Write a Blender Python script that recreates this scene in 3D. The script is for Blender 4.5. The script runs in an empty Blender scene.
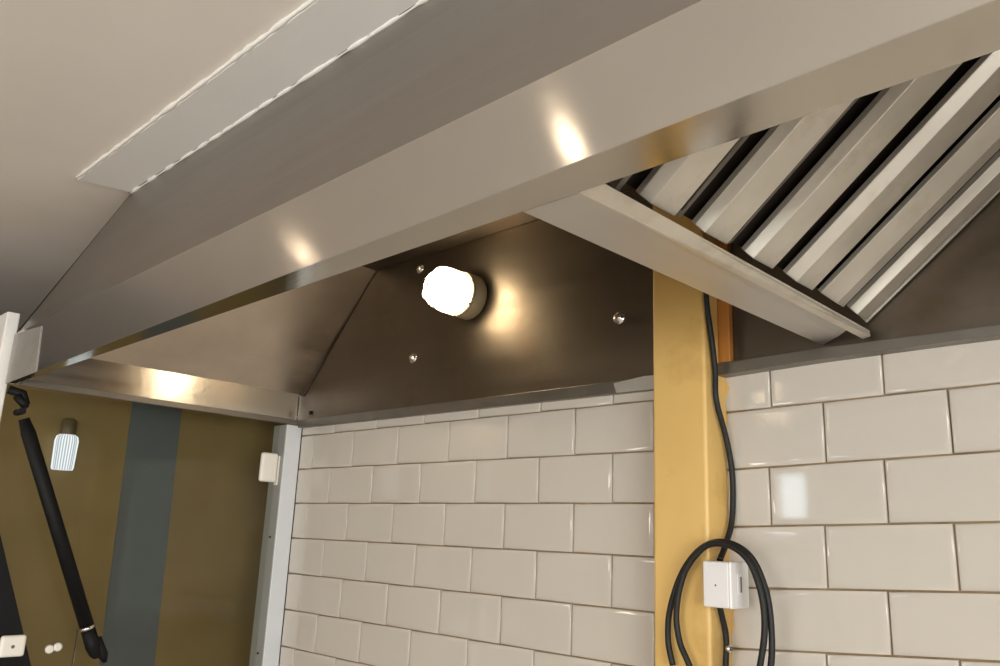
import bpy, bmesh, math, random
from mathutils import Vector, Matrix
random.seed(7)
Z0 = 1.95                      # floor to the top of the first full tile course
sc = bpy.context.scene
COL = sc.collection

# ------------------------------------------------------------------ materials
def lin(c):
    c = c / 255.0
    return c / 12.92 if c <= 0.04045 else ((c + 0.055) / 1.055) ** 2.4
def rgb(r, g, b): return (lin(r), lin(g), lin(b), 1.0)

def mat(name, col, rough=0.5, metal=0.0, var=0.06, vscale=6.0, bump=0.0, bscale=60.0,
        stretch=(1, 1, 1), spec=0.5, coat=0.0, rvar=0.0, dirt=None, dscale=3.0, damt=0.5,
        aniso=0.0, tan=None):
    m = bpy.data.materials.new(name); m.use_nodes = True
    nt = m.node_tree; N = nt.nodes; L = nt.links
    b = N['Principled BSDF']
    b.inputs['Metallic'].default_value = metal
    b.inputs['Specular IOR Level'].default_value = spec
    b.inputs['Coat Weight'].default_value = coat
    tc = N.new('ShaderNodeTexCoord')
    mp = N.new('ShaderNodeMapping'); mp.inputs['Scale'].default_value = stretch
    L.new(tc.outputs['Object'], mp.inputs['Vector'])
    n1 = N.new('ShaderNodeTexNoise'); n1.inputs['Scale'].default_value = vscale
    n1.inputs['Detail'].default_value = 5
    L.new(tc.outputs['Object'], n1.inputs['Vector'])
    mr = N.new('ShaderNodeMapRange')
    mr.inputs['From Min'].default_value = 0.3; mr.inputs['From Max'].default_value = 0.7
    mr.inputs['To Min'].default_value = 1 - var; mr.inputs['To Max'].default_value = 1 + var
    L.new(n1.outputs['Fac'], mr.inputs['Value'])
    hs = N.new('ShaderNodeHueSaturation'); hs.inputs['Color'].default_value = col
    L.new(mr.outputs['Result'], hs.inputs['Value'])
    out = hs.outputs['Color']
    if dirt is not None:
        n3 = N.new('ShaderNodeTexNoise'); n3.inputs['Scale'].default_value = dscale
        n3.inputs['Detail'].default_value = 8; n3.inputs['Roughness'].default_value = 0.65
        L.new(tc.outputs['Object'], n3.inputs['Vector'])
        cr = N.new('ShaderNodeValToRGB')
        cr.color_ramp.elements[0].position = 0.52; cr.color_ramp.elements[0].color = (0, 0, 0, 1)
        cr.color_ramp.elements[1].position = 0.72; cr.color_ramp.elements[1].color = (damt, damt, damt, 1)
        L.new(n3.outputs['Fac'], cr.inputs['Fac'])
        mx = N.new('ShaderNodeMix'); mx.data_type = 'RGBA'
        L.new(cr.outputs['Color'], mx.inputs['Factor']); L.new(out, mx.inputs['A'])
        mx.inputs['B'].default_value = dirt
        out = mx.outputs['Result']
    L.new(out, b.inputs['Base Color'])
    if rvar > 0:
        mr2 = N.new('ShaderNodeMapRange')
        mr2.inputs['From Min'].default_value = 0.3; mr2.inputs['From Max'].default_value = 0.7
        mr2.inputs['To Min'].default_value = max(0.02, rough - rvar); mr2.inputs['To Max'].default_value = rough + rvar
        n4 = N.new('ShaderNodeTexNoise'); n4.inputs['Scale'].default_value = vscale * 1.7; n4.inputs['Detail'].default_value = 6
        L.new(mp.outputs['Vector'], n4.inputs['Vector'])
        L.new(n4.outputs['Fac'], mr2.inputs['Value']); L.new(mr2.outputs['Result'], b.inputs['Roughness'])
    else:
        b.inputs['Roughness'].default_value = rough
    if bump > 0:
        n2 = N.new('ShaderNodeTexNoise'); n2.inputs['Scale'].default_value = bscale; n2.inputs['Detail'].default_value = 3
        L.new(mp.outputs['Vector'], n2.inputs['Vector'])
        bp = N.new('ShaderNodeBump'); bp.inputs['Strength'].default_value = bump
        bp.inputs['Distance'].default_value = 0.002
        L.new(n2.outputs['Fac'], bp.inputs['Height']); L.new(bp.outputs['Normal'], b.inputs['Normal'])
    if aniso > 0:
        b.inputs['Anisotropic'].default_value = aniso
        cx = N.new('ShaderNodeCombineXYZ')
        for i in range(3): cx.inputs[i].default_value = tan[i]
        L.new(cx.outputs['Vector'], b.inputs['Tangent'])
    return m

def emit(name, col, strength):
    m = bpy.data.materials.new(name); m.use_nodes = True
    nt = m.node_tree; nt.nodes.clear()
    e = nt.nodes.new('ShaderNodeEmission'); o = nt.nodes.new('ShaderNodeOutputMaterial')
    e.inputs['Color'].default_value = col; e.inputs['Strength'].default_value = strength
    nt.links.new(e.outputs['Emission'], o.inputs['Surface'])
    return m

def glass_mat(name, tint, refl=1.5):
    m = bpy.data.materials.new(name); m.use_nodes = True
    nt = m.node_tree; N = nt.nodes; L = nt.links; N.clear()
    o = N.new('ShaderNodeOutputMaterial'); mx = N.new('ShaderNodeMixShader')
    t = N.new('ShaderNodeBsdfTransparent'); t.inputs['Color'].default_value = tint
    g = N.new('ShaderNodeBsdfGlossy'); g.inputs['Roughness'].default_value = 0.01
    f = N.new('ShaderNodeFresnel'); f.inputs['IOR'].default_value = refl
    ge = N.new('ShaderNodeNewGeometry'); sb = N.new('ShaderNodeMath'); sb.operation = 'SUBTRACT'; sb.inputs[0].default_value = 1.0
    ml = N.new('ShaderNodeMath'); ml.operation = 'MULTIPLY'
    L.new(ge.outputs['Backfacing'], sb.inputs[1]); L.new(f.outputs['Fac'], ml.inputs[0]); L.new(sb.outputs['Value'], ml.inputs[1])
    L.new(ml.outputs['Value'], mx.inputs['Fac']); L.new(t.outputs['BSDF'], mx.inputs[1]); L.new(g.outputs['BSDF'], mx.inputs[2])
    L.new(mx.outputs['Shader'], o.inputs['Surface'])
    return m

STEEL = (0.56, 0.53, 0.50, 1)
M = {}
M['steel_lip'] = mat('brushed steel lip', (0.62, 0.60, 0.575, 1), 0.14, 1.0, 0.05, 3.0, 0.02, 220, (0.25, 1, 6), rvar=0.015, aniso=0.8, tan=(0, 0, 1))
M['steel_front_shaded'] = mat('shaded brushed steel front', (0.36, 0.335, 0.31, 1), 0.40, 1.0, 0.05, 3.0, 0.05, 220, (0.25, 1, 6), rvar=0.04, aniso=0.5, tan=(0, 0, 1))  # same steel as the lip, the panel's shade put into its colour
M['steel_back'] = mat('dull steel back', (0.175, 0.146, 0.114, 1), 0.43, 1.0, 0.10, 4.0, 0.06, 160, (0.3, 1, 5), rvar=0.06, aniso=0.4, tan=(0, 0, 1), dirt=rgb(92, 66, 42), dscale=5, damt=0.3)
M['steel_end'] = mat('brushed steel end', (0.66, 0.58, 0.49, 1), 0.40, 1.0, 0.14, 4.0, 0.25, 120, (6, 0.25, 6), rvar=0.10, aniso=0.6, tan=(0.7, 0, 0.7))
M['steel_endlip'] = mat('brushed steel end lip', (0.68, 0.63, 0.57, 1), 0.24, 1.0, 0.05, 4.0, 0.05, 180, (1, 0.3, 5), rvar=0.04, aniso=0.75, tan=(0, 0, 1))
M['steel_ledge'] = mat('grey steel ledge', (0.22, 0.20, 0.175, 1), 0.40, 0.9, 0.08, 8.0, 0.05, 90, rvar=0.08)
M['steel_flange'] = mat('polished steel flange', (0.50, 0.46, 0.40, 1), 0.15, 1.0, 0.06, 6.0, 0.03, 120, (0.3, 1, 1), rvar=0.05)
M['steel_trough'] = mat('satin steel trough', (0.58, 0.55, 0.52, 1), 0.42, 0.85, 0.05, 5.0, 0.04, 120, (1, 0.3, 1), rvar=0.06)
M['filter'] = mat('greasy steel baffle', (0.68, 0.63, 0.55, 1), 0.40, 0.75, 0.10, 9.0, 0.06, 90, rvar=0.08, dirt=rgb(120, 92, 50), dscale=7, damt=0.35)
M['filter_dark'] = mat('gap-shade steel baffle', (0.20, 0.17, 0.14, 1), 0.5, 0.6, 0.2, 12, 0.05, 60)  # baffle steel darkened in colour to carry the shade of the gaps
M['tile'] = mat('shade-toned white glazed tile', rgb(199, 190, 179), 0.05, 0, 0.03, 2.5, 0.02, 9, spec=0.5, coat=0.0)  # white glaze, toned down in colour for the shade under the hood
M['grout'] = mat('stained grout', rgb(142, 120, 90), 0.9, 0, 0.15, 30, 0.2, 200, dirt=rgb(96, 72, 40), dscale=8, damt=0.8)
M['post'] = mat('yellow painted wood', rgb(218, 178, 106), 0.42, 0, 0.08, 5, 0.10, 40, (6, 6, 0.6), dirt=rgb(150, 98, 36), dscale=6, damt=0.40)
M['post_dark'] = mat('orange stained wood', rgb(176, 112, 46), 0.5, 0, 0.12, 8, 0.1, 40, (6, 6, 0.6))
M['plaster'] = mat('ceiling paint', rgb(226, 217, 208), 0.85, 0, 0.03, 3, 0.12, 260)
M['trim'] = mat('white trim paint', rgb(225, 222, 218), 0.6, 0, 0.02, 4, 0.05, 160)
M['caulk'] = mat('white caulk', rgb(236, 232, 226), 0.6, 0, 0.05, 20, 0.35, 120)
M['wall'] = mat('room wall paint', rgb(218, 210, 201), 0.8, 0, 0.04, 2, 0.05, 120)
M['wall_grey'] = mat('grey room wall paint', rgb(92, 94, 97), 0.8, 0, 0.04, 2, 0.05, 120)
M['floor'] = mat('grey floor tile', rgb(176, 168, 160), 0.5, 0, 0.1, 4, 0.05, 60)
M['ochre'] = mat('ochre wall paint', rgb(126, 104, 60), 0.6, 0, 0.10, 3.5, 0.06, 90, dirt=rgb(108, 84, 42), dscale=2.0, damt=0.5)
M['slate'] = mat('slate blue paint', rgb(84, 89, 89), 0.6, 0, 0.08, 6, 0.06, 90)
M['white_alu'] = mat('white coated aluminium', rgb(214, 216, 220), 0.4, 0.1, 0.03, 6, 0.03, 90)
M['grey'] = mat('upright shade grey', rgb(160, 158, 154), 0.5, 0.3, 0.04, 6, 0.03, 90)
M['white_paint'] = mat('white gloss paint', rgb(226, 222, 216), 0.45, 0, 0.03, 6, 0.05, 90)
M['plastic'] = mat('white plastic', rgb(232, 226, 216), 0.35, 0, 0.02, 10, 0.0)
M['plastic_grey'] = mat('white plastic box', rgb(226, 222, 220), 0.38, 0, 0.02, 10, 0.0)
M['black'] = mat('black coated steel', rgb(10, 9, 10), 0.6, 0.0, 0.1, 10, 0.03, 80, spec=0.25)
M['rubber'] = mat('black cable rubber', rgb(18, 16, 14), 0.6, 0, 0.1, 20, 0.05, 100)
M['chrome'] = mat('bright metal', (0.75, 0.74, 0.72, 1), 0.2, 1.0, 0.03, 20)
M['lamp_body'] = mat('lamp base enamel', rgb(176, 160, 128), 0.45, 0.1, 0.05, 12, 0.05, 80)
M['holder'] = mat('brown lamp holder', rgb(92, 78, 50), 0.5, 0, 0.05, 12)
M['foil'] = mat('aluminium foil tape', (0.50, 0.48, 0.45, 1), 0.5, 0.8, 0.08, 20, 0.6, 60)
M['rust'] = mat('rust stain', rgb(140, 92, 50), 0.7, 0, 0.3, 40)
M['glass'] = glass_mat('clear glass', (0.93, 0.94, 0.92, 1), 1.26)
M['dome'] = emit('lit lamp glass', (1.0, 0.80, 0.52, 1), 32.0)
M['dome_far'] = emit('lit ribbed lamp glass', (0.90, 0.95, 1.0, 1), 1.0)
_nt = M['dome_far'].node_tree; _N = _nt.nodes                   # pressed ribs running down the lit glass
_tc = _N.new('ShaderNodeTexCoord'); _sx = _N.new('ShaderNodeSeparateXYZ'); _at = _N.new('ShaderNodeMath'); _at.operation = 'ARCTAN2'
_mu = _N.new('ShaderNodeMath'); _mu.operation = 'MULTIPLY'; _mu.inputs[1].default_value = 26
_si = _N.new('ShaderNodeMath'); _si.operation = 'SINE'
_ma = _N.new('ShaderNodeMath'); _ma.operation = 'MULTIPLY_ADD'; _ma.inputs[1].default_value = 0.40; _ma.inputs[2].default_value = 0.95
_nt.links.new(_tc.outputs['Object'], _sx.inputs[0]); _nt.links.new(_sx.outputs[0], _at.inputs[0]); _nt.links.new(_sx.outputs[1], _at.inputs[1])
_nt.links.new(_at.outputs[0], _mu.inputs[0]); _nt.links.new(_mu.outputs[0], _si.inputs[0]); _nt.links.new(_si.outputs[0], _ma.inputs[0])
_nt.links.new(_ma.outputs[0], [n for n in _N if n.type == 'EMISSION'][0].inputs['Strength'])
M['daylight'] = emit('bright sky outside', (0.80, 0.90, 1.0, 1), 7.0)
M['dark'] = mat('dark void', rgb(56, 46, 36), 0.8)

# ------------------------------------------------------------------ mesh builder
class MB:
    def __init__(s): s.v = []; s.f = []; s.sm = []
    def add(s, vs, fs, smooth=False):
        o = len(s.v); s.v += [Vector(v) for v in vs]
        for f in fs: s.f.append([o + i for i in f]); s.sm.append(smooth)
        return s
    def hexa(s, a, b):                       # two quads, a = bottom loop, b = top loop
        n = len(a)
        fs = [list(range(n))[::-1], list(range(n, 2 * n))]
        fs += [[i, (i + 1) % n, n + (i + 1) % n, n + i] for i in range(n)]
        return s.add(list(a) + list(b), fs)
    def box(s, lo, hi):
        x0, y0, z0 = lo; x1, y1, z1 = hi
        return s.hexa([(x0, y0, z0), (x1, y0, z0), (x1, y1, z0), (x0, y1, z0)],
                      [(x0, y0, z1), (x1, y0, z1), (x1, y1, z1), (x0, y1, z1)])
    def sheet(s, pts, off):                  # polygon given a thickness vector
        off = Vector(off)
        return s.hexa([Vector(p) for p in pts], [Vector(p) + off for p in pts])
    def tube(s, pts, r, n=10, rads=None):
        pts = [Vector(p) for p in pts]; m = len(pts); rings = []
        up = Vector((0.31, 0.17, 0.93))
        for i, p in enumerate(pts):
            t = (pts[min(i + 1, m - 1)] - pts[max(i - 1, 0)]).normalized()
            a = t.cross(up).normalized(); b = t.cross(a).normalized()
            rr = rads[i] if rads else r
            rings.append([p + (a * math.cos(2 * math.pi * k / n) + b * math.sin(2 * math.pi * k / n)) * rr for k in range(n)])
        vs = [q for R in rings for q in R]
        fs = [[i * n + k, i * n + (k + 1) % n, (i + 1) * n + (k + 1) % n, (i + 1) * n + k] for i in range(m - 1) for k in range(n)]
        o = len(s.v); s.add(vs, fs, True)
        s.f.append([o + k for k in range(n)][::-1]); s.sm.append(False)
        s.f.append([o + (m - 1) * n + k for k in range(n)]); s.sm.append(False)
        return s
    def lathe(s, base, axis, prof, n=32, ribs=0, amp=0.0):   # prof: (distance along axis, radius)
        base = Vector(base); ax = Vector(axis).normalized()
        a = ax.orthogonal().normalized(); b = ax.cross(a)
        vs = []
        for (h, r) in prof:
            for k in range(n):
                th = 2 * math.pi * k / n
                rr = r * (1 + amp * math.cos(ribs * th)) if ribs else r
                vs.append(base + ax * h + (a * math.cos(th) + b * math.sin(th)) * rr)
        m = len(prof)
        fs = [[i * n + k, i * n + (k + 1) % n, (i + 1) * n + (k + 1) % n, (i + 1) * n + k] for i in range(m - 1) for k in range(n)]
        o = len(s.v); s.add(vs, fs, True)
        s.f.append([o + k for k in range(n)][::-1]); s.sm.append(False)
        s.f.append([o + (m - 1) * n + k for k in range(n)]); s.sm.append(False)
        return s
    def build(s, name, material, parent=None, bevel=0.0, seg=2, origin=None):
        lo = Vector([min(v[i] for v in s.v) for i in range(3)]); hi = Vector([max(v[i] for v in s.v) for i in range(3)])
        org = Vector(origin) if origin else Vector(((lo.x + hi.x) / 2, (lo.y + hi.y) / 2, lo.z))
        me = bpy.data.meshes.new(name)
        me.from_pydata([v - org for v in s.v], [], s.f); me.update()
        bm = bmesh.new(); bm.from_mesh(me)
        for f, sm in zip(bm.faces, s.sm): f.smooth = sm
        bmesh.ops.recalc_face_normals(bm, faces=bm.faces); bm.to_mesh(me); bm.free()
        me.materials.append(material)
        o = bpy.data.objects.new(name, me); COL.objects.link(o)
        org.z += Z0
        if parent is not None:
            o.parent = parent
            p = parent; acc = Vector((0, 0, 0))
            while p: acc += p.location; p = p.parent
            o.location = org - acc
        else: o.location = org
        if bevel > 0:
            md = o.modifiers.new('bevel', 'BEVEL'); md.width = bevel; md.segments = seg; md.limit_method = 'ANGLE'
            md.harden_normals = False
        return o

def empty(name, loc):
    o = bpy.data.objects.new(name, None); COL.objects.link(o); o.empty_display_size = 0.05
    o.location = Vector(loc) + Vector((0, 0, Z0)); return o
def tag(o, label=None, cat=None, group=None, kind=None):
    if label: o['label'] = label
    if cat: o['category'] = cat
    if group: o['group'] = group
    if kind: o['kind'] = kind
    return o
def struct(o, label=None, cat=None):
    return tag(o, label, cat, kind='structure')
def spline(pts, n=8):                          # Catmull-Rom through points
    P = [Vector(p) for p in pts]; P = [P[0] * 2 - P[1]] + P + [P[-1] * 2 - P[-2]]
    out = []
    for i in range(1, len(P) - 2):
        for k in range(n):
            t = k / n
            a, b, c, d = P[i - 1], P[i], P[i + 1], P[i + 2]
            out.append(0.5 * ((2 * b) + (c - a) * t + (2 * a - 5 * b + 4 * c - d) * t * t + (3 * b - a - 3 * c + d) * t ** 3))
    out.append(P[-2]); return out

FL = -Z0; CZ = 0.467                            # floor and ceiling heights
XR, YF = 3.2, -5.2                              # right and front walls of the kitchen
# ------------------------------------------------------------------ the room
wb = struct(MB().box((-1.157, 0.006, FL), (XR, 0.16, CZ)).build('wall_back', M['grout']), 'white tiled kitchen wall under the hood', 'wall')
struct(MB().box((-3.4, YF, FL - 0.1), (XR, 0.16, FL)).build('floor', M['floor']), 'kitchen floor', 'floor')
struct(MB().box((-3.4, YF, CZ), (XR, 0.16, CZ + 0.1)).build('ceiling', M['plaster']), 'pale plain plaster ceiling above the hood', 'ceiling')
RW = (-3.4, -1.1, -1.0, 0.30)                   # daylight window in the right wall
m = MB(); m.box((XR, YF, FL), (XR + 0.12, RW[0], CZ)); m.box((XR, RW[1], FL), (XR + 0.12, 0.16, CZ))
m.box((XR, RW[0], FL), (XR + 0.12, RW[1], RW[2])); m.box((XR, RW[0], RW[3]), (XR + 0.12, RW[1], CZ))
struct(m.build('wall_right', M['wall']), 'painted kitchen wall with a window', 'wall')
m = MB(); t = 0.035
m.box((XR + .04, RW[0], RW[2]), (XR + .1, RW[0] + t, RW[3])); m.box((XR + .04, RW[1] - t, RW[2]), (XR + .1, RW[1], RW[3]))
m.box((XR + .04, RW[0], RW[2]), (XR + .1, RW[1], RW[2] + t)); m.box((XR + .04, RW[0], RW[3] - t), (XR + .1, RW[1], RW[3]))
w3 = struct(m.build('window_3', M['white_paint']), 'white framed kitchen window', 'window')
MB().box((XR + .067, RW[0], RW[2]), (XR + .073, RW[1], RW[3])).build('pane', M['glass'], w3)
struct(MB().box((-3.52, YF, FL), (-3.4, 0.16, CZ)).build('wall_far', M['wall_grey']), 'painted far wall', 'wall')
struct(MB().box((-3.4, 0.16, FL), (-1.157, 0.28, CZ)).build('wall_rear', M['wall_grey']), 'painted rear wall', 'wall')
# front wall, behind the camera, with two window openings
WIN = [(-2.24, -1.92, -0.14, 0.28), (0.6, 2.7, -1.0, 0.34)]
m = MB()
xs = -3.52
for (a, b, c, d) in WIN:
    m.box((xs, YF - 0.15, FL), (a, YF, CZ)); m.box((a, YF - 0.15, FL), (b, YF, c)); m.box((a, YF - 0.15, d), (b, YF, CZ)); xs = b
m.box((xs, YF - 0.15, FL), (XR + 0.12, YF, CZ))
struct(m.build('wall_front', M['wall']), 'painted kitchen wall with windows', 'wall')
for i, (a, b, c, d) in enumerate(WIN):
    m = MB(); t = 0.035
    m.box((a, YF - 0.1, c), (a + t, YF - 0.04, d)); m.box((b - t, YF - 0.1, c), (b, YF - 0.04, d))
    m.box((a, YF - 0.1, c), (b, YF - 0.04, c + t)); m.box((a, YF - 0.1, d - t), (b, YF - 0.04, d))
    if i: m.box(((a + b) / 2 - t / 2, YF - 0.1, c), ((a + b) / 2 + t / 2, YF - 0.04, d))
    w = struct(m.build('window_%d' % (i + 1), M['white_paint']), 'white framed kitchen window', 'window')
    MB().box((a, YF - 0.075, c), (b, YF - 0.069, d)).build('pane', M['glass'], w)

# tiles: every course as bevelled, very slightly tilted glazed tiles in one patterned panel
def tile(mb, c, g=0.0016, tilt=0.0022):
    # c: four corners (x, z) lower-left, lower-right, upper-right, upper-left on the wall plane
    cx = sum(p[0] for p in c) / 4; cz = sum(p[1] for p in c) / 4
    ta, tb = random.uniform(-tilt, tilt), random.uniform(-tilt, tilt)
    rings = []
    for inset, y in ((g, 0.006), (g, 0.0012), (g + 0.0008, 0.0004), (g + 0.0026, -0.0001), (g + 0.009, -0.0004)):
        R = []
        for k, (x, z) in enumerate(c):
            sx = 1 if k in (0, 3) else -1; sz = 1 if k in (0, 1) else -1
            px, pz = x + sx * inset, z + sz * inset
            R.append((px, y + ta * (px - cx) * 3 + tb * (pz - cz) * 6, pz))
        rings.append(R)
    vs = [p for R in rings for p in R]; n = 4
    fs = [[i * n + k, i * n + (k + 1) % n, (i + 1) * n + (k + 1) % n, (i + 1) * n + k] for i in range(len(rings) - 1) for k in range(4)]
    mb.add(vs, fs, True); o = len(mb.v) - 4
    mb.f.append([o, o + 1, o + 2, o + 3]); mb.sm.append(False)

X0, XP = -1.0705, 0.30
m = MB()
for v in range(-1, 20):
    zt, zb = -0.1 * v, -0.1 * (v + 1)
    if v < 0: zt = 0.04
    off = 0.0 if v % 2 == 0 else 0.5
    us = [u + off for u in range(-8, 4)]
    for u in us:
        xa, xb = max(0.2 * u, X0), min(0.2 * (u + 1), XP)
        if xb - xa < 0.012 or zb < FL: continue
        tile(m, [(xa, zb), (xb, zb), (xb, zt), (xa, zt)])
m.build('tile_panel', M['tile'], wb)
# the tiling right of the post was set apart from it: courses run a little down to the left
ZL = [-0.0363, -0.141, -0.2412, -0.3446, -0.4448]; ZR = [-0.0267, -0.126, -0.226, -0.3231, -0.414]
def rowz(v, x):
    if v < 0: return 0.062
    if v < 5: a, b = ZL[v], ZR[v]
    else: a, b = ZL[4] - 0.102 * (v - 4), ZR[4] - 0.097 * (v - 4)
    return a + (b - a) * (x - 0.36) / 0.43
m = MB()
for v in range(-1, 14):                       # v: upper line of the course
    off = 0.5 if v % 2 else 0.0
    for u in range(-2, 15):
        xa, xb = 0.5393 + 0.1943 * (u + off) - 0.0042 * v, 0.5393 + 0.1943 * (u + 1 + off) - 0.0042 * v
        xa, xb = max(xa, 0.34), min(xb, XR)
        if xb - xa < 0.012: continue
        c = [(xa, rowz(v + 1, xa)), (xb, rowz(v + 1, xb)), (xb, rowz(v, xb)), (xa, rowz(v, xa))]
        if c[0][1] < FL or c[1][1] < FL: continue
        tile(m, c)
m.build('tile_panel', M['tile'], wb)
# low ochre partition behind the glass with a slate-blue painted band
wl = struct(MB().box((-1.46, -2.2, FL), (-1.40, 0.158, 0.085)).build('wall_left', M['ochre']), 'ochre partition with a slate blue band behind the glass', 'wall')
MB().sheet([(-1.40, -0.389, 0.085), (-1.40, -0.345, FL), (-1.40, -0.178, FL), (-1.40, -0.236, 0.085)], (0.003, 0, 0)).build('painted_band', M['slate'], wl)

# ceiling trim with caulked edges
tr = struct(MB().sheet([(-0.766, -0.826, CZ), (-0.742, -0.716, CZ), (XR, -0.736, CZ), (XR, -0.834, CZ)], (0, 0, -0.007)).build('trim_1', M['trim'], bevel=0.002), 'white flat strip along the ceiling in front of the hood', 'trim')
def bead(a, b, n, r):
    a, b = Vector(a), Vector(b); pts = []; rr = []
    for i in range(n + 1):
        pts.append(a.lerp(b, i / n) + Vector((0, random.uniform(-.0004, .0004), 0))); rr.append(r * random.uniform(0.6, 1.3))
    return MB().tube(pts, r, 6, rr)
bead((-0.768, -0.828, CZ - 0.003), (2.0, -0.8335, CZ - 0.003), 140, 0.0042).build('caulk_bead', M['caulk'], tr)
bead((-0.742, -0.7165, CZ - 0.006), (2.0, -0.7410, CZ - 0.006), 140, 0.0048).build('caulk_bead', M['caulk'], tr)

# ------------------------------------------------------------------ the exhaust hood
XE = 2.3
hood = tag(empty('exhaust_hood', (0.4, -0.4, 0.02)), 'large brushed stainless steel exhaust hood with deep front lip', 'exhaust hood')
zb = lambda x: 0.034 + 0.020 * (x + 1.07)
zt = lambda x: 0.156 + 0.0115 * (x + 1.07)
xa = -1.078
# front lip: tall face, bottom flange turned inwards and a short upturn
m = MB()
m.sheet([(xa, -0.81, zb(xa)), (XE, -0.81, zb(XE)), (XE, -0.81, zt(XE)), (xa, -0.81, zt(xa))], (0, 0.002, 0))
m.build('front_lip', M['steel_lip'], hood)
m = MB()
m.sheet([(xa, -0.8079, zb(xa)), (XE, -0.8079, zb(XE)), (XE, -0.7145, zb(XE)), (xa, -0.796, zb(xa))], (0, 0, 0.002))
m.build('lip_flange', M['steel_flange'], hood)
# front panel leaning back to the ceiling
MB().sheet([(-1.066, -0.81, zt(-1.066)), (XE, -0.81, zt(XE)), (XE, -0.74, CZ), (-0.737, -0.712, CZ)], (0, 0.004, -0.001)).build('front_panel', M['steel_front_shaded'], hood)
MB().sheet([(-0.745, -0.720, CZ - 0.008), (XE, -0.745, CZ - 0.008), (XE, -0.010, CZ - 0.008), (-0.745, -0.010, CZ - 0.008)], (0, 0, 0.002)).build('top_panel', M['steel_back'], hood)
MB().tube([(-1.064, -0.8095, 0.160), (-0.738, -0.7115, CZ - 0.002)], 0.0014, 6).build('edge_seal', M['black'], hood)
# end lip and leaning end panel
MB().sheet([(-1.074, -0.806, 0.033), (-1.074, -0.012, 0.031), (-1.074, -0.012, 0.128), (-1.074, -0.806, 0.126)], (-0.002, 0, 0)).build('end_lip', M['steel_endlip'], hood)
MB().sheet([(-1.074, -0.786, 0.0325), (-1.074, -0.014, 0.0305), (-1.074, -0.014, 0.047), (-1.074, -0.776, 0.0485)], (0.0035, 0, 0)).build('end_hem', M['steel_ledge'], hood, bevel=0.001)
MB().sheet([(-1.074, -0.806, 0.126), (-1.074, -0.006, 0.126), (-0.735, -0.006, CZ), (-0.735, -0.712, CZ), (-1.050, -0.806, 0.152)], (-0.003, 0, 0.003)).build('end_panel', M['steel_end'], hood)
# back panel in front of the wall, following the sloping joint
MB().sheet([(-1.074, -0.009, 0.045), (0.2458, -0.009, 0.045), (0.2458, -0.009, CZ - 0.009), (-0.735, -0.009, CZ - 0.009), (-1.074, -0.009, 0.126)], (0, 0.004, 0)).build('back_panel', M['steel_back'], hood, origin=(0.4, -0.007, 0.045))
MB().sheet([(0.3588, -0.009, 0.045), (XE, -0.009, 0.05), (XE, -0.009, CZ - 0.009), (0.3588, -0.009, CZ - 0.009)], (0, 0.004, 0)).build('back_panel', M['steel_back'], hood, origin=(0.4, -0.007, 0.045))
# seam strip on the joint
MB().tube([(-1.062, -0.010, 0.120), (-0.742, -0.010, 0.462)], 0.0016, 6).build('seam_bead', M['dark'], hood)
# ledges along the wall, left and right of the post
MB().sheet([(-1.071, -0.016, 0.0235), (0.2458, -0.016, 0.0185), (0.2458, -0.016, 0.044), (-1.071, -0.016, 0.046)], (0, 0.016, 0)).build('back_ledge', M['steel_ledge'], hood, bevel=0.001)
MB().sheet([(0.3588, -0.030, 0.0278), (0.548, -0.030, 0.0345), (0.74, -0.030, 0.0375), (XE, -0.030, 0.048), (XE, -0.030, 0.064), (0.74, -0.030, 0.0535), (0.548, -0.030, 0.0545), (0.3588, -0.030, 0.0502)], (0, 0.030, 0)).build('back_ledge', M['steel_ledge'], hood, bevel=0.001)
# corner bracket with its bolt
m = MB()
m.sheet([(-1.070, -0.020, 0.046), (-1.070, -0.008, 0.046), (-1.070, -0.008, 0.122), (-1.070, -0.020, 0.122)], (0.002, 0, 0))
m.build('corner_bracket', M['chrome'], hood, bevel=0.0006)
MB().lathe((-1.015, -0.009, 0.066), (0, -1, 0), [(0, 0.006), (0.004, 0.006), (0.006, 0.004)], 12).build('bolt', M['black'], hood)
# thin satin plate on the left end of the front lip
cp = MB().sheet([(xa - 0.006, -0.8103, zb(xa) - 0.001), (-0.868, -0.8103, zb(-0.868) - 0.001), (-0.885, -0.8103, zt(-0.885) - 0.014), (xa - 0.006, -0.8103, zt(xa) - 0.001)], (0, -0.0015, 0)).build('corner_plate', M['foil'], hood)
# bolts in the back panel
for (x, z) in ((-0.544, 0.425), (-0.548, 0.176), (0.123, 0.179)):
    b = MB().lathe((x, -0.009, z), (0, -1, 0), [(0, 0.014), (0.0025, 0.014), (0.003, 0.008), (0.009, 0.007), (0.011, 0.004)], 16).build('bolt', M['chrome'], hood)
# wrinkled foil tape at the post end of the left ledge
MB().sheet([(0.122, -0.0162, 0.0195), (0.245, -0.0162, 0.0185), (0.245, -0.0162, 0.0455), (0.19, -0.0162, 0.047), (0.145, -0.0162, 0.043), (0.115, -0.0162, 0.040)], (0, -0.0012, 0)).build('foil_tape', M['foil'], hood)
# far right end, beyond the frame
MB().sheet([(XE, -0.81, zb(XE)), (XE, -0.009, 0.05), (XE, -0.009, CZ), (XE, -0.74, CZ), (XE, -0.81, zt(XE))], (0.003, 0, 0)).build('end_panel', M['steel_end'], hood)

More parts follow.
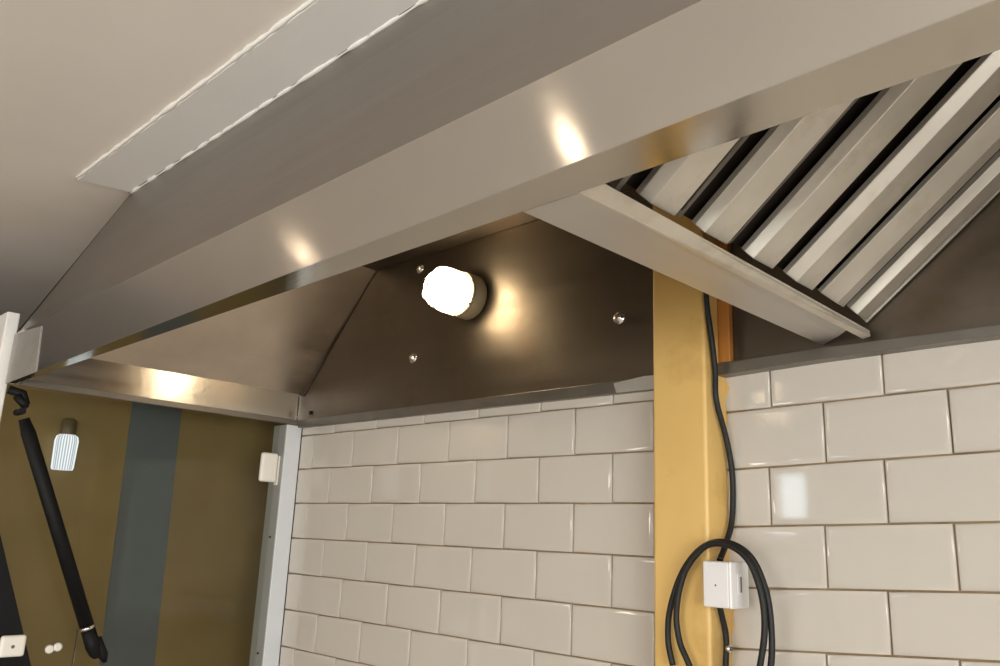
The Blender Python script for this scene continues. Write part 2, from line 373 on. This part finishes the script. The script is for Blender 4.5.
# ------------------------------------------------------------------ grease trough and baffle filter
tg = tag(empty('grease_trough', (0.59, -0.38, 0.0606)), 'satin steel grease trough crossing the hood below the baffle filter', 'grease trough')
m = MB()
m.sheet([(0.5421, -0.752, 0.0686), (0.6208, -0.752, 0.0690), (0.6310, -0.1016, 0.0606), (0.5978, -0.0579, 0.0626), (0.5490, -0.0105, 0.0626)], (0, 0, 0.002))
m.sheet([(0.5421, -0.752, 0.0686), (0.5490, -0.0105, 0.0626), (0.5490, -0.0105, 0.0965), (0.5421, -0.752, 0.0965)], (0.002, 0, 0))
m.build('trough_pan', M['steel_trough'], tg, bevel=0.0006)
MB().sheet([(0.6210, -0.752, 0.0690), (0.6310, -0.0475, 0.0550), (0.6458, -0.0560, 0.0560), (0.6458, -0.0567, 0.0645), (0.6420, -0.766, 0.0790)], (-0.0016, 0, 0.0014)).build('trough_lip', M['filter'], tg, bevel=0.0005)

fl = tag(empty('baffle_filter', (0.85, -0.42, 0.07)), 'slanted steel baffle grease filter with wide diagonal slats', 'grease filter')
SL = Vector((0.769, 0, 0.639)); NR = Vector((0.639, 0, -0.769)); FO = Vector((0.6269, 0, 0.0897))
def fp(y, s, n): return FO + SL * s + NR * n + Vector((0, y, 0))
LEN = 0.50
def slat(prof, s0, s1):
    return MB().hexa([fp(y, s0, n) for y, n in prof], [fp(y, s1, n) for y, n in prof])
# edges of each slat along the trough: foot of the sloping flank, crease, far edge
SLATS = [(-0.647, -0.637, -0.589), (-0.530, -0.5225, -0.470), (-0.408, -0.4017, -0.348), (-0.289, -0.276, -0.225), (-0.174, -0.140, -0.1145), (-0.068, -0.0615, -0.0290)]
for (yl, ym, yr) in SLATS:
    dp = 0.014
    slat([(yl, -dp), (ym, 0.0), (yr, 0.0), (yr + .0015, -0.009), (yr + .0085, -0.011), (yr + .0085, -0.013), (yr - .0005, -0.0115), (yr - .002, -0.002), (ym + .001, -0.002), (yl + 0.002, -dp), (yl + 0.002, -0.022), (yl, -0.022)], 0.004, LEN).build('baffle', M['filter'], fl, bevel=0.001)
for k in range(5):
    y0 = SLATS[k][2] - 0.012
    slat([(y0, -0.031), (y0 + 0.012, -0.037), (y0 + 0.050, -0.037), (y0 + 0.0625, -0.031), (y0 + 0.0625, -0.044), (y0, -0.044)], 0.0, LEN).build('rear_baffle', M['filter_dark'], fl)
for k in range(5):                              # folded edges showing in the gaps
    y0 = (SLATS[k][2] + SLATS[k + 1][0]) / 2
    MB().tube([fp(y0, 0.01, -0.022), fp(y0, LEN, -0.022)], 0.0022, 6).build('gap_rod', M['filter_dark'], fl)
slat([(-0.0195, 0.001), (-0.0140, 0.001), (-0.0140, -0.045), (-0.0195, -0.045)], 0.0, LEN).build('frame_rail', M['filter'], fl, bevel=0.001)
slat([(-0.7000, 0.0), (-0.6920, 0.0), (-0.6920, -0.045), (-0.7000, -0.045)], 0.0, LEN).build('frame_rail', M['filter_dark'], fl)
slat([(-0.7000, -0.046), (-0.0140, -0.046), (-0.0140, -0.049), (-0.7000, -0.049)], 0.0, LEN).build('gap_shade_sheet', M['dark'], fl)  # added dark sheet, its colour stands for the shade behind the slats
slat([(-0.7000, 0.006), (-0.0140, 0.006), (-0.0140, -0.045), (-0.7000, -0.045)], LEN, LEN + 0.008).build('frame_rail', M['filter'], fl)

# ------------------------------------------------------------------ bulkhead lamp on the back panel
lp = tag(empty('bulkhead_lamp', (-0.333, -0.009, 0.24)), 'glowing round bulkhead lamp with wire guard on the hood back panel', 'lamp')
LC = Vector((-0.333, -0.009, 0.304)); AX = Vector((0, -1, 0))
MB().lathe(LC, AX, [(0, 0.054), (0.004, 0.057), (0.026, 0.057), (0.034, 0.055), (0.042, 0.052)], 40).build('lamp_base', M['lamp_body'], lp)
dome = MB().lathe(LC, AX, [(0.042, 0.049), (0.050, 0.0515), (0.085, 0.0515), (0.110, 0.048), (0.127, 0.038), (0.137, 0.022), (0.139, 0.004)], 96, 24, 0.02).build('glass_dome', M['dome'], lp)
tag(dome, 'glowing ribbed glass dome')
m = MB()
m.lathe(LC, AX, [(0.040, 0.0515), (0.040, 0.0565), (0.047, 0.0565), (0.047, 0.0515)], 40)
m.build('clamp_ring', M['lamp_body'], lp)
for a in (0.4, 0.4 + math.pi / 3, 0.4 + 2 * math.pi / 3):
    pts = []
    c, s_ = math.cos(a), math.sin(a)
    for (h, r) in ((0.044, 0.056), (0.090, 0.0555), (0.114, 0.051), (0.131, 0.040), (0.142, 0.020), (0.145, 0.0), (0.142, -0.020), (0.131, -0.040), (0.114, -0.051), (0.090, -0.0555), (0.044, -0.056)):
        pts.append(LC + AX * h + Vector((c, 0, s_)) * r)
    MB().tube(spline(pts, 4), 0.0016, 6).build('guard_wire', M['chrome'], lp)

# ------------------------------------------------------------------ yellow wooden post, ledger
po = tag(MB().box((0.246, -0.071, FL), (0.3585, 0.004, 0.445)).build('wooden_post', M['post'], bevel=0.006, seg=3), 'yellow painted wooden post between the two tiled wall sections', 'post')
bt = MB().box((0.3586, -0.024, 0.052), (0.383, -0.0095, 0.44)).build('side_batten', M['post_dark'], po, bevel=0.002)
tag(bt, 'narrow orange batten')
# paint smears on the tile beside the post
for (z0, z1, w) in ((-0.012, 0.027, 0.010), (-0.075, -0.02, 0.004), (-0.20, -0.14, 0.004), (-0.425, -0.36, 0.009)):
    n = 12; L_ = []; R_ = []
    for i in range(n):
        z = z0 + (z1 - z0) * i / (n - 1); L_.append((0.3575, -0.0009, z)); R_.append((0.3575 + w * random.uniform(0.4, 1.1) * math.sin(math.pi * (i + .6) / n), -0.0009, z))
    MB().sheet(L_ + R_[::-1], (0, -0.0008, 0)).build('paint_smear', M['post'], po)

# ------------------------------------------------------------------ cables and junction box
R_C = 0.0052
cab = MB().tube(spline([(0.366, -0.066, 0.215), (0.366, -0.074, 0.164), (0.366, -0.058, 0.09), (0.367, -0.050, 0.031), (0.368, -0.050, -0.021), (0.370, -0.022, -0.088), (0.372, -0.008, -0.150), (0.372, -0.012, -0.225), (0.372, -0.035, -0.270), (0.374, -0.062, -0.299)], 8), R_C, 10).build('power_cable', M['rubber'])
tag(cab, 'black cable hanging from the hood down the post into the white box', 'cable')
cab2 = MB().tube(spline([(0.372, -0.062, -0.373), (0.3705, -0.050, -0.395), (0.3705, -0.042, -0.416), (0.3705, -0.040, -0.441), (0.3705, -0.044, -0.48), (0.3705, -0.040, -0.62), (0.3705, -0.030, -0.90)], 8), R_C, 10).build('power_cable', M['rubber'])
tag(cab2, 'black cable leaving the bottom of the white box under a metal clip', 'cable')
clip = tag(empty('cable_clip', (0.366, -0.041, -0.452)), 'small bright metal clip holding the cable below the white box', 'clip')
MB().lathe((0.3595, -0.040, -0.441), (1, 0, 0), [(0.012, 0.0066), (0.0185, 0.0066), (0.0195, 0.004)], 16).build('clip_saddle', M['chrome'], clip)
MB().lathe((0.3795, -0.040, -0.441), (1, 0, 0), [(0, 0.0035), (0.002, 0.003)], 10).build('screw', M['steel_ledge'], clip)
# coil of slack cable looped round the box
outp = [(0.297, -0.474), (0.288, -0.434), (0.292, -0.385), (0.315, -0.326), (0.349, -0.285), (0.384, -0.269), (0.420, -0.273), (0.450, -0.295), (0.470, -0.340), (0.477, -0.392), (0.474, -0.452)]
inn = [(0.336, -0.469), (0.317, -0.431), (0.312, -0.383), (0.327, -0.325), (0.355, -0.288), (0.383, -0.272), (0.420, -0.276), (0.450, -0.300), (0.468, -0.348), (0.471, -0.400), (0.461, -0.454)]
P = [(x, -0.089, z) for x, z in outp] + [(0.455, -0.089, -0.52), (0.41, -0.091, -0.565), (0.365, -0.095, -0.54)]
P += [(x, -0.0995, z) for x, z in inn] + [(0.44, -0.098, -0.53), (0.39, -0.092, -0.60), (0.33, -0.087, -0.575), (0.303, -0.083, -0.52), (0.298, -0.080, -0.60)]
coil = MB().tube(spline(P, 8), R_C, 10).build('hanging_cable_coil', M['rubber'])
tag(coil, 'coiled loop of black cable hanging around the white box on the post', 'cable')
jb = tag(empty('junction_box', (0.388, -0.073, -0.373)), 'small white plastic junction box on the side of the yellow post', 'junction box')
MB().box((0.3640, -0.101, -0.373), (0.4125, -0.043, -0.300)).build('box_body', M['plastic_grey'], jb, bevel=0.003, seg=3)
MB().box((0.4110, -0.1015, -0.3735), (0.4165, -0.042, -0.2995)).build('box_cover', M['plastic_grey'], jb, bevel=0.004, seg=3)
fr = MB()
fr.box((0.4160, -0.081, -0.353), (0.4176, -0.063, -0.319)); fr.build('cover_panel', M['plastic_grey'], jb, bevel=0.0005)
MB().box((0.4172, -0.0745, -0.348), (0.4184, -0.0690, -0.323)).build('cover_slot', M['steel_ledge'], jb, bevel=0.0004)
MB().lathe((0.388, -0.1005, -0.338), AX, [(0, 0.0016), (0.001, 0.0014)], 10).build('screw', M['black'], jb)

# ------------------------------------------------------------------ glass side screen
gs = tag(empty('glass_screen', (-1.10, -0.42, FL)), 'clear glass side screen between the hood corner posts on the left', 'glass screen')
MB().box((-1.112, -0.800, FL + 0.9), (-1.106, -0.052, 0.03)).build('glass_pane', M['glass'], gs)
up = MB().box((-1.140, -0.051, FL), (-1.071, -0.0005, 0.0295)).build('rear_upright', M['white_alu'], gs, bevel=0.0015)
tag(up, 'light grey metal upright in the tiled corner')
MB().box((-1.142, -0.0535, FL), (-1.0735, -0.0505, 0.029)).build('shaded_face', M['grey'], up, bevel=0.0008)  # added grey strip, puts the shade of the upright's front face into colour
fu = MB().box((-1.190, -0.832, FL), (-1.098, -0.803, 0.210)).build('front_upright', M['white_paint'], gs, bevel=0.003)
tag(fu, 'white painted front upright')
for (z) in (-0.30, -0.62):
    MB().lathe((-1.0985, -0.056, z), (0, -1, 0), [(-0.005, 0.003), (0.0, 0.003), (0.001, 0.002)], 10).build('screw', M['black'], gs)
# plastic catch at the back edge
ct = MB().box((-1.105, -0.112, -0.143), (-1.088, -0.058, -0.058)).build('catch', M['plastic'], gs, bevel=0.0075, seg=4)
tag(ct, 'white plastic catch')
MB().box((-1.106, -0.057, -0.150), (-1.090, -0.0515, -0.064)).build('catch_plate', M['plastic'], ct, bevel=0.001)
for (y, z) in ((-0.610, -0.577), (-0.592, -0.573)):
    MB().lathe((-1.106, y, z), (1, 0, 0), [(0, 0.010), (0.006, 0.010), (0.009, 0.007)], 20).build('bumper', M['plastic'], gs)
MB().box((-1.112, -0.5505, FL + 0.9), (-1.1055, -0.5485, -0.535)).build('pane_edge', M['steel_ledge'], gs)

# ------------------------------------------------------------------ gas strut and black arm with catch
st = tag(empty('gas_strut', (-1.06, -0.51, -0.60)), 'black gas strut slanting across the glass screen', 'gas strut')
A, B = Vector((-1.062, -0.772, -0.030)), Vector((-1.062, -0.513, -0.598))
d = (B - A)
m = MB(); m.tube([A + d * 0.03, A + d * 0.08, A + d * 0.081, A + d * 0.885], 0.013, 16, [0.012, 0.0155, 0.0165, 0.0165]); m.build('strut_body', M['black'], st)
MB().tube([A + d * 0.868, A + d * 0.88], 0.0172, 16).build('collar', M['chrome'], st)
m = MB(); m.tube([A + d * 0.885, A + d * 0.95, A + d * 0.985, A + d * 1.0], 0.016, 16, [0.0165, 0.0175, 0.013, 0.006]); m.build('end_fitting', M['black'], st)
m = MB(); off = Vector((0, 0.014, 0.006)); m.tube([A + d * 0.93 + off, A + d * 1.0 + off, A + d * 1.03 + off], 0.01, 12, [0.009, 0.0125, 0.005]); m.build('ball_socket', M['black'], st)
MB().tube([A + Vector((-0.04, 0, 0.0)), A + Vector((0.008, 0.0, 0.0))], 0.008, 12).build('ball_stud', M['black'], st)
m = MB(); m.tube([A + Vector((-0.030, -0.006, 0.038)), A + Vector((-0.015, 0.012, 0.012))], 0.008, 10, [0.012, 0.008])
m.tube([A + Vector((-0.035, -0.028, 0.052)), A + Vector((-0.030, 0.004, 0.045)), A + Vector((-0.026, 0.012, 0.020))], 0.011, 10); m.build('top_bracket', M['black'], st)

ar = tag(empty('diagonal_bar', (-1.09, -0.60, -0.78)), 'black steel diagonal bar with a white catch in the lower left corner', 'bar')  # plain bar for an unidentified black diagonal shape, carries only its catch
a0, a1 = Vector((-1.097, -0.815, -0.181)), Vector((-1.097, -0.5950, -0.750))
pv = Vector((0, -0.085, -0.033))
MB().sheet([a0, a1, a1 + pv, a0 + pv], (0.012, 0, 0)).build('arm_bar', M['black'], ar, bevel=0.002)
c2 = MB().box((-1.085, -0.7263, -0.5856), (-1.071, -0.6729, -0.5385)).build('catch', M['plastic'], ar, bevel=0.006, seg=3)
tag(c2, 'white plastic catch')
MB().lathe((-1.071, -0.700, -0.563), (1, 0, 0), [(0, 0.004), (0.0015, 0.003)], 12).build('screw', M['steel_ledge'], c2)

# ------------------------------------------------------------------ small ribbed lamp on the partition behind the glass
l2 = tag(empty('wall_lamp', (-1.37, -0.566, -0.145)), 'small lit ribbed glass lamp seen through the glass screen', 'lamp')
MB().lathe((-1.362, -0.566, -0.142), (0, 0, 1), [(0, 0.026), (0.006, 0.028), (0.080, 0.030), (0.092, 0.027), (0.098, 0.018)], 96, 20, 0.035).build('ribbed_glass', M['dome_far'], l2)
MB().lathe((-1.362, -0.566, -0.046), (0, 0, 1), [(0, 0.019), (0.006, 0.021), (0.040, 0.019), (0.046, 0.012)], 24).build('lamp_holder', M['holder'], l2)
MB().box((-1.400, -0.574, -0.030), (-1.362, -0.558, -0.018)).build('lamp_bracket', M['lamp_body'], l2, bevel=0.002)

# ------------------------------------------------------------------ lights
def area(name, loc, target, sx, sy, power, col, shape='RECTANGLE'):
    l = bpy.data.lights.new(name, 'AREA'); l.shape = shape; l.size = sx
    if shape in ('RECTANGLE', 'ELLIPSE'): l.size_y = sy
    l.energy = power; l.color = col
    o = bpy.data.objects.new(name, l); COL.objects.link(o)
    o.location = Vector(loc) + Vector((0, 0, Z0))
    dv = Vector(target) - Vector(loc)
    o.rotation_euler = dv.to_track_quat('-Z', 'Y').to_euler(); return o
area('window_daylight', (1.65, YF - 0.2, -0.33), (1.65, 0, -0.33), 2.1, 1.34, 105, (0.95, 0.97, 1.0))
area('side_window_daylight', (XR + 0.2, -2.25, -0.35), (0, -2.0, -0.35), 2.3, 1.3, 120, (0.95, 0.97, 1.0))
area('wall_sconce', (-3.38, -2.25, 0.07), (0, -2.25, 0.07), 0.25, 0.18, 0.35, (1.0, 0.80, 0.45))
area('small_window_daylight', (-2.08, YF - 0.2, 0.07), (-2.08, 0, 0.07), 0.32, 0.42, 5, (0.72, 0.88, 1.0))
def point(name, loc, rad, power, col):
    l = bpy.data.lights.new(name, 'POINT'); l.shadow_soft_size = rad; l.energy = power; l.color = col
    o = bpy.data.objects.new(name, l); COL.objects.link(o); o.location = Vector(loc) + Vector((0, 0, Z0)); return o
point('ceiling_fill_light', (-1.35, -2.6, -0.15), 0.14, 11, (1.0, 0.88, 0.76))  # added unseen fill light to brighten the ceiling, no fixture
point('ceiling_fill_light', (1.05, -2.7, -0.15), 0.14, 18, (1.0, 0.92, 0.84))  # second added fill light for the ceiling, also out of view
# two ceiling spots in front of the hood
area('ceiling_spot', (-0.791, -1.395, CZ - 0.004), (-0.791, -1.395, -1), 0.026, 0.026, 0.11, (1.0, 0.80, 0.55), 'DISK')
area('ceiling_spot', (0.185, -1.366, CZ - 0.004), (0.185, -1.366, -1), 0.026, 0.026, 0.13, (1.0, 0.80, 0.55), 'DISK')
w = bpy.data.worlds.new('World'); sc.world = w; w.use_nodes = True
w.node_tree.nodes['Background'].inputs['Color'].default_value = (0.8, 0.9, 1.0, 1)
w.node_tree.nodes['Background'].inputs['Strength'].default_value = 1.0

# ------------------------------------------------------------------ camera
cam = bpy.data.cameras.new('Camera'); co = bpy.data.objects.new('Camera', cam); COL.objects.link(co)
cam.sensor_width = 36.0; cam.lens = 825.57 / 1000 * 36.0; cam.clip_start = 0.02
CR = [[0.713663, 0.699326, 0.040354], [-0.141566, 0.200407, -0.969431], [-0.686036, 0.686134, 0.242024]]
Rw = Matrix(CR)                                   # rows: right, down, forward
rot = Matrix((Rw[0], -Rw[1], -Rw[2])).transposed()
co.matrix_world = Matrix.Translation((1.1239, -1.3613, -0.2788 + Z0)) @ rot.to_4x4()
sc.camera = co
sc.view_settings.view_transform = 'Standard'; sc.view_settings.look = 'None'
sc.view_settings.exposure = -0.12; sc.view_settings.gamma = 1.0; sc.view_settings.use_curve_mapping = False
sc.cycles.use_denoising = True
sc.cycles.max_bounces = 10; sc.cycles.diffuse_bounces = 5; sc.cycles.glossy_bounces = 6; sc.cycles.transparent_max_bounces = 12
sc.cycles.sample_clamp_indirect = 6.0
